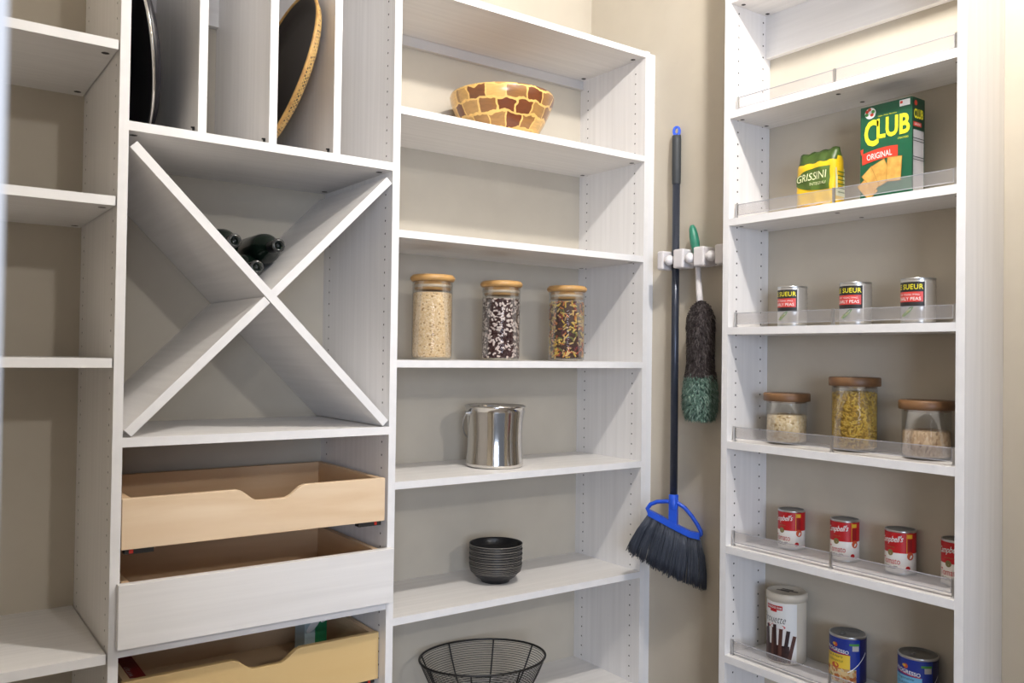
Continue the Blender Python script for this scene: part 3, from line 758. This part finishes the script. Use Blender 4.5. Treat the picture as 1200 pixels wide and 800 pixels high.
# folded flap and print follow the bag's front
def bagfront(s_, z_, lift=.0012):
    u = s_/wG+.5; v_ = z_/hG; p = bagpt(min(1, max(0, u)), min(1, max(0, v_)), 0); return (p[0]-lift, -s_, z_)
l_ = M(BGN)
ev = []; n_ = 16
rows = 6
for j in range(rows+1):
    for i in range(n_+1):
        s_ = -.054+.098*i/n_; zc_ = .078; hh = .029*math.sqrt(max(.03, 1-((s_-.035)/.095)**2)); ev.append(bagfront(s_, zc_-hh+2*hh*j/rows, .0016))
l_.faces(ev, [(j*(n_+1)+i, j*(n_+1)+i+1, (j+1)*(n_+1)+i+1, (j+1)*(n_+1)+i) for j in range(rows) for i in range(n_)], BGN, True)
CREAM = mat('print_cream', (.78, .80, .50), .5)
v, f = text2d('GRISSINI', .019, .086, .12, 0); l_.faces([bagfront(x-.006, z+.085+x*.05, .0030) for x, z in v], f, CREAM)
v, f = text2d('INTEGRALI', .007, .045, .1, 0); l_.faces([bagfront(x+.014, z+.066, .0030) for x, z in v], f, CREAM)
for k in range(5):
    l_.faces([bagfront(-.035+.018*k+x, .013+.003*(k % 2)+z, .003) for x, z in ((-.010, -.003), (.010, -.001), (.010, .003), (-.010, .002))], [(0, 1, 2, 3)], BST)
l_.faces([(p[0]-.001, p[1]-.0012, p[2]) for p in ((.006, -wG/2+.001, .03), (.044, -wG/2+.001, .03), (.044, -wG/2+.003, .10), (.008, -wG/2+.003, .10))], [(0, 1, 2, 3)], CREAM)
for k in range(6): l_.faces([(x, -wG/2-.0014, .038+.01*k+z) for x, z in ((.012, 0), (.040, 0), (.040, .003), (.012, .003))], [(0, 1, 2, 3)], BGN)
l_.build('printed_label', bg)

# rolled wafer tin
CREAMT = mat('tin_cream', (.66, .60, .50), .35); CHOC = grain('dark_wafer', (.045, .014, .012), (.02, .006, .006), (20, 20, 60), .4)
wt = thing('wafer_tin', 'tall white wafer tin with dark rolled wafers printed on it', 'tin', (-.030, -.553, ZS['B6']), 0)
r, h = .0495, .178
M(CREAMT).lathe([(0, 0), (r-.003, 0), (r, .003), (r, h-.022), (r-.001, h-.020)], 56).build('tin_body', wt)
ld = M(CREAMT).lathe([(r-.001, h-.020), (r+.0022, h-.020), (r+.0022, h-.004), (r, h), (r-.004, h), (r-.006, h-.002), (0, h-.002)], 56)
for (x, y, a, w_) in ((-.006, .008, .5, .036), (.004, -.004, .7, .046), (.012, .006, .6, .03)):
    T = Matrix.Translation((x, y, h-.0014)) @ Matrix.Rotation(a+1.2, 4, 'Z')
    ld.faces([T @ Vector(p) for p in ((-w_/2, -.004, 0), (w_/2, -.004, 0), (w_/2, .004, 0), (-w_/2, .004, 0))], [(0, 1, 2, 3)], mat('lid_print', (.12, .10, .09)))
ld.build('lid', wt)
l_ = M(WHT); R = r+.0003
wrap(l_, *rect2(.120, .150, 24), R, pi-.05, .080, WHT); R += .0004
wrap(l_, *rect2(.050, .011), R, pi, .142, SR, sc=-.004, rot=.02); v, f = text2d('PEPPERIDGE FARM', .0055, .046, 0, .01); wrap(l_, v, f, R+.0003, pi, .142, WHT, sc=-.004)
wrap(l_, *rect2(.020, .006), R, pi, .134, SR, sc=-.004)
v, f = text2d('Pirouette', .019, .074, .35, -.01); wrap(l_, v, f, R, pi, .113, INK, sc=-.007)
wrap(l_, *ell2(.054, .013, 24), R, pi, .0945, SR, sc=.002); v, f = text2d('Chocolate Fudge', .005, .038); wrap(l_, v, f, R+.0003, pi, .0945, WHT, sc=.002)
CHOC2 = mat('wafer_light', (.085, .03, .022), .4)
wrap(l_, *rect2(.078, .042, 12), R+.0001, pi, .027, CHOC)
for k, (s_, hh, rr) in enumerate(((-.040, .056, .10), (-.029, .062, .05), (-.018, .070, .08), (-.007, .066, -.05), (.004, .073, .03), (.015, .066, -.05), (.027, .064, -.14), (.040, .055, -.22))):
    q_, f_ = rect2(.0095, hh*1.28, 3); wrap(l_, [(x, z+hh*.64) for x, z in q_], f_, R+.0002*(k+1), pi, .006, (CHOC, CHOC2)[k % 2], sc=s_*.95, rot=rr)
l_.build('paper_label', wt)

# blue soup cans
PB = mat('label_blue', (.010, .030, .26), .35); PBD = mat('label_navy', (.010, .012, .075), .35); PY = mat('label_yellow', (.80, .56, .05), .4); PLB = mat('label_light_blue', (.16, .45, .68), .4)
FOOD = voro('printed_food', [(0, (.55, .30, .10)), (.25, (.70, .52, .25)), (.5, (.45, .13, .03)), (.7, (.62, .50, .30)), (.9, (.30, .24, .06))], 130)
def prog_can(label, loc, panel, extra, rz=0):
    c = thing('blue_soup_can', label, 'can', loc, rz, 'blue soup cans on the lowest right shelf')
    r, h = .0425, .116
    b = M(TIN); b.lathe([(0, .003), (r-.004, .003), (r-.002, 0), (r+.0006, .0006), (r+.0006, .003), (r, .0045), (r, h-.0045), (r+.0006, h-.003), (r+.0006, h-.0004), (r-.002, h), (r-.004, h-.004, TIND), (r-.014, h-.004, TIND), (r-.016, h-.003, TIND), (0, h-.003, TIND)], 48)
    b.build('can_body', c)
    M(TIND).tube([(-.012+.009*cos(a*pi/6), .006+.005*sin(a*pi/6), h-.0008) for a in range(12)], .0011, 5, closed=True).build('pull_ring', c)
    l_ = M(PB); R = r+.0003
    l_.lathe([(R, .005), (R, h-.006)], 60, PB)
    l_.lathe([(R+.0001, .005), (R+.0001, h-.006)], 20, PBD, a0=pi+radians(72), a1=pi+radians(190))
    R += .0004
    wrap(l_, *rect2(.072, .064, 18), R, pi, .040, panel, sc=-.006)
    wrap(l_, *rect2(.086, .034, 18), R+.0002, pi, .022, FOOD, sc=.002)
    v, f = text2d('PROGRESSO', .0085, .062, 0, .015); wrap(l_, v, f, R+.0002, pi, .0815, WHT, sc=-.004, rot=-.10)
    wrap(l_, *rect2(.060, .002), R, pi, .0755, SR, sc=-.002, rot=-.10)
    wrap(l_, *ell2(.012, .011), R, pi, .0935, ORG, sc=-.006); wrap(l_, *ell2(.009, .006), R+.0001, pi, .0945, YEL2, sc=-.010)
    v, f = text2d(extra[0], .007, .044, .2); wrap(l_, v, f, R+.0003, pi, .066, extra[2], sc=-.008)
    v, f = text2d(extra[1], .005, .044, .2); wrap(l_, v, f, R+.0003, pi, .056, extra[2], sc=-.008)
    wrap(l_, *rect2(.024, .005), R, pi, .098, PGRN, sc=.040); wrap(l_, *rect2(.016, .012), R, pi, .089, CGR, sc=.043)
    pts = [(.024+.050*i/12, -.02+.045*(i/12)**1.3) for i in range(13)]
    q_ = [(a_, z_+.0012) for a_, z_ in pts]+[(a_, z_-.0012) for a_, z_ in pts]
    wrap(l_, q_, [(i, i+1, 13+i+1, 13+i) for i in range(12)], R+.0004, pi, .052, WHT)
    wrap(l_, *ell2(.020, .014), R+.0004, pi, .044, ORG, sc=-.006); wrap(l_, *ell2(.022, .016), R+.0004, pi, .030, mat('noodle', (.74, .62, .36)), sc=-.014)
    l_.build('paper_label', c)
    return c
prog_can('blue soup can with yellow panel beside the white wafer tin', (-.026, -.727, ZS['B6']), PY, ('Rich & Hearty', 'CHICKEN & NOODLES', CGD))
prog_can('blue soup can with light blue panel nearest the side panel', (-.024, -.903, ZS['B6']), PLB, ('Vegetable', 'CLASSICS', PBD))

# ------------------------------------------------------------------ holder, broom, duster on the right wall
hd = thing('broom_holder', 'white wall mounted broom holder with rubber balls', 'holder', (XW, -.05, 1.545))
b = M(PLASTW)
b.box(-.0188, -.0003, -.325, -.038, -.010, .034)
b.build('back_bar', hd, bevel=.003)
for (y0, y1) in ((-.060, -.034), (-.140, -.100), (-.219, -.180), (-.300, -.260)): 
    M(PLASTW).box(-.0712, -.0192, y0, y1, -.014, .043).build('clamp_block', hd, bevel=.005)
for y in (-.080, -.160, -.2395):
    M(DARK).box(-.01885, -.0180, y-.0195, y+.0195, -.008, .032).build('slot_lining', hd)
    M(BALLW).lathe([(.0155*sin(pi*i/16), .0155-.0155*cos(pi*i/16)) for i in range(17)], 24, T=Matrix.Translation((-.0610, y+(.003 if y > -.1 else 0), -.0025))).build('rubber_ball', hd)

BLUE = mat('blue_plastic', (.012, .085, .62), .35); POLE = mat('slate_metal', (.035, .042, .062), .28, .3); GRIP = mat('grey_grip', (.035, .040, .045), .6)
hxp, hyp = -.0318, -.1515
br = thing('broom', 'blue headed angled broom with dark handle hanging on the wall', 'broom', (hxp, hyp, .8408), 0)
br.rotation_mode = 'QUATERNION'; br.rotation_quaternion = Vector((0, 0, 1)).rotation_difference(Vector((.026, .0265, .72)))
b = M(POLE); b.lathe([(0, -.01), (.0115, -.01), (.0115, .975), (0, .975)], 20); b.build('handle', br)
b = M(GRIP); b.lathe([(.0120, .955), (.0135, .96), (.0140, 1.092), (.0135, 1.107), (0, 1.107)], 20); b.build('grip', br)
# hanging cap with a hole
T = Matrix.Rotation(radians(-52), 4, 'Z')
ring = []
b = M(BLUE); n_ = 24; OUT, INN = [], []
for i in range(n_):
    a = 2*pi*i/n_; OUT.append((.0125*cos(a), 1.121+(.014 if sin(a) > 0 else .016)*sin(a)*1.15)); INN.append((.0045*cos(a), 1.122+.009*sin(a)))
vs = [(x, -.004, z) for x, z in OUT]+[(x, -.004, z) for x, z in INN]+[(x, .004, z) for x, z in OUT]+[(x, .004, z) for x, z in INN]
fs = []
for i in range(n_):
    j = (i+1) % n_; fs += [(i, j, n_+j, n_+i), (2*n_+i, 3*n_+i, 3*n_+j, 2*n_+j), (i, 2*n_+i, 2*n_+j, j), (n_+i, n_+j, 3*n_+j, 3*n_+i)]
b.faces(vs, fs, BLUE, T=T); b.build('hanging_cap', br)
# head plane: s axis turned 30 degrees out from the wall
HT = Matrix(((sin(radians(30)), cos(radians(30)), 0, 0), (-cos(radians(30)), sin(radians(30)), 0, 0), (0, 0, 1, 0), (0, 0, 0, 1)))
hdm = M(BLUE)
top = [(-.080, -.034), (-.070, -.020), (-.050, -.011), (-.020, -.008), (.012, -.010), (.035, -.024), (.055, -.046), (.072, -.070), (.082, -.088), (.083, -.098)]
bot = [(.080, -.102), (.050, -.100), (.020, -.088), (-.015, -.073), (-.050, -.057), (-.074, -.046)]
outl = top+bot
hdm.tube([(x, 0, z) for x, z in outl], .0062, 8, closed=True, T=HT)
barp = [(.080, -.098), (.050, -.094), (.020, -.082), (-.015, -.067), (-.050, -.051), (-.076, -.040)]
hdm.prism([(x, z+.004) for x, z in barp]+[(x, z-.014) for x, z in barp[::-1]], -.011, .011, T=HT)
hdm.prism([(-.011, .004), (.011, .004), (.013, -.080), (-.013, -.072)], -.010, .010, T=HT)
hdm.lathe([(.0125, -.03), (.0145, -.02), (.0145, .012), (.0125, .014), (0, .014)], 20)
hdm.build('broom_head', br)
BRS = mat('slate_bristle', (.050, .060, .085), .5); BRT = mat('bristle_tip', (.10, .11, .13), .6)
bb = M(BRS)
for i in range(760):
    u = random.random(); k = u*(len(barp)-1); j = min(int(k), len(barp)-2); ff = k-j
    # barp runs right to left
    x0 = barp[j][0]*(1-ff)+barp[j+1][0]*ff; z0 = barp[j][1]*(1-ff)+barp[j+1][1]*ff-.010
    xe = .098*(1-u)+(-.140)*u+random.gauss(0, .0025); ze = -.254*(1-u)+(-.160)*u+random.gauss(0, .0045) + .010*sin(pi*u)*-1
    y0 = random.uniform(-.009, .009); ye = y0*1.9+random.gauss(0, .003); bend = -.014*(1-2*u)
    pts = [(x0, y0, z0), (x0*.62+xe*.38-bend*.5, y0*.6+ye*.4, z0*.6+ze*.4), (x0*.25+xe*.75-bend*.35, y0*.3+ye*.7, z0*.25+ze*.75), (xe, ye, ze)]
    bb.tube(pts, .00105, 4, BRS, T=HT)
o = bb.build('bristles', br); o['kind'] = 'stuff'

DG = mat('duster_green_handle', (.025, .20, .13), .4)
du = thing('feather_duster', 'fluffy green and dark brown duster hanging head down from the holder', 'duster', (-.0240, -.244, 1.075), 0)
tl = Matrix.Rotation(radians(0), 4, 'X')
b = M(DG); b.lathe([(0, .588), (.006, .586), (.0105, .575), (.0135, .553), (.0140, .53), (.0105, .500), (.0090, .475), (0, .475)], 20, T=Matrix.Translation((.0185, .042, 0)) @ Matrix.Translation((0, 0, .53)) @ Matrix.Rotation(radians(-13), 4, 'X') @ Matrix.Translation((0, 0, -.53))); b.build('handle_grip', du)
b = M(PLASTW); b.tube([(.0175, .031, .482), (.0155, .026, .44), (.008, .014, .38), (.003, .004, .33)], .0085, 14, rs=[.0075, .008, .0095, .0105]); b.build('handle_shaft', du)
F1 = mat('feather_dark', (.030, .021, .021), .8); F2 = mat('feather_green', (.10, .18, .14), .85); F3 = mat('feather_green_light', (.22, .32, .27), .85)
F1b = mat('feather_grey_dark', (.085, .07, .068), .8)
b = M(F1)
prf = [(0, .012), (.030, .008), (.048, .022), (.057, .05), (.059, .09), (.053, .132), (.044, .17), (.044, .24), (.046, .285), (.044, .315), (.030, .342), (.010, .356), (0, .358)]
core = [(r_*.70, z_) for r_, z_ in prf]
b.lathe([(r_, z_, F2 if z_ <= .135 else F1) for r_, z_ in core], 24, T=Matrix.Diagonal((.8, 1.05, 1, 1)))
def rad(z_):
    for (r0, z0), (r1, z1) in zip(prf, prf[1:]):
        if z0 <= z_ <= z1 and z1 > z0: return r0+(r1-r0)*(z_-z0)/(z1-z0)
    return .03
for i in range(5200):
    z_ = random.uniform(.010, .356); a = random.uniform(0, 2*pi); r0 = rad(z_)*.66; r1 = rad(z_)*random.uniform(.92, 1.05)
    m_ = random.choice((F2, F3, F2)) if z_ < .138+random.gauss(0, .004) else random.choice((F1, F1, F1b))
    a2 = a+random.gauss(0, .22); dzz = -random.uniform(.008, .026)
    p0 = Vector((r0*cos(a)*.8, r0*sin(a)*1.05, z_)); p1 = Vector((r1*cos(a2)*.8, r1*sin(a2)*1.05, max(.001, z_+dzz))); pm = (p0+p1)/2+Vector((cos(a)*.006, sin(a)*.006, .003))
    w = .0013; sd = Vector((-sin(a), cos(a), 0))*w; zz = Vector((0, 0, w))
    b.faces([tuple(p0-sd), tuple(p0+sd), tuple(pm+sd*1.3), tuple(pm-sd*1.3), tuple(p1), tuple(pm+zz)], [(0, 1, 2, 3), (3, 2, 4), (0, 3, 5), (1, 5, 2)], m_)
o = b.build('fluffy_head', du); o['kind'] = 'stuff'
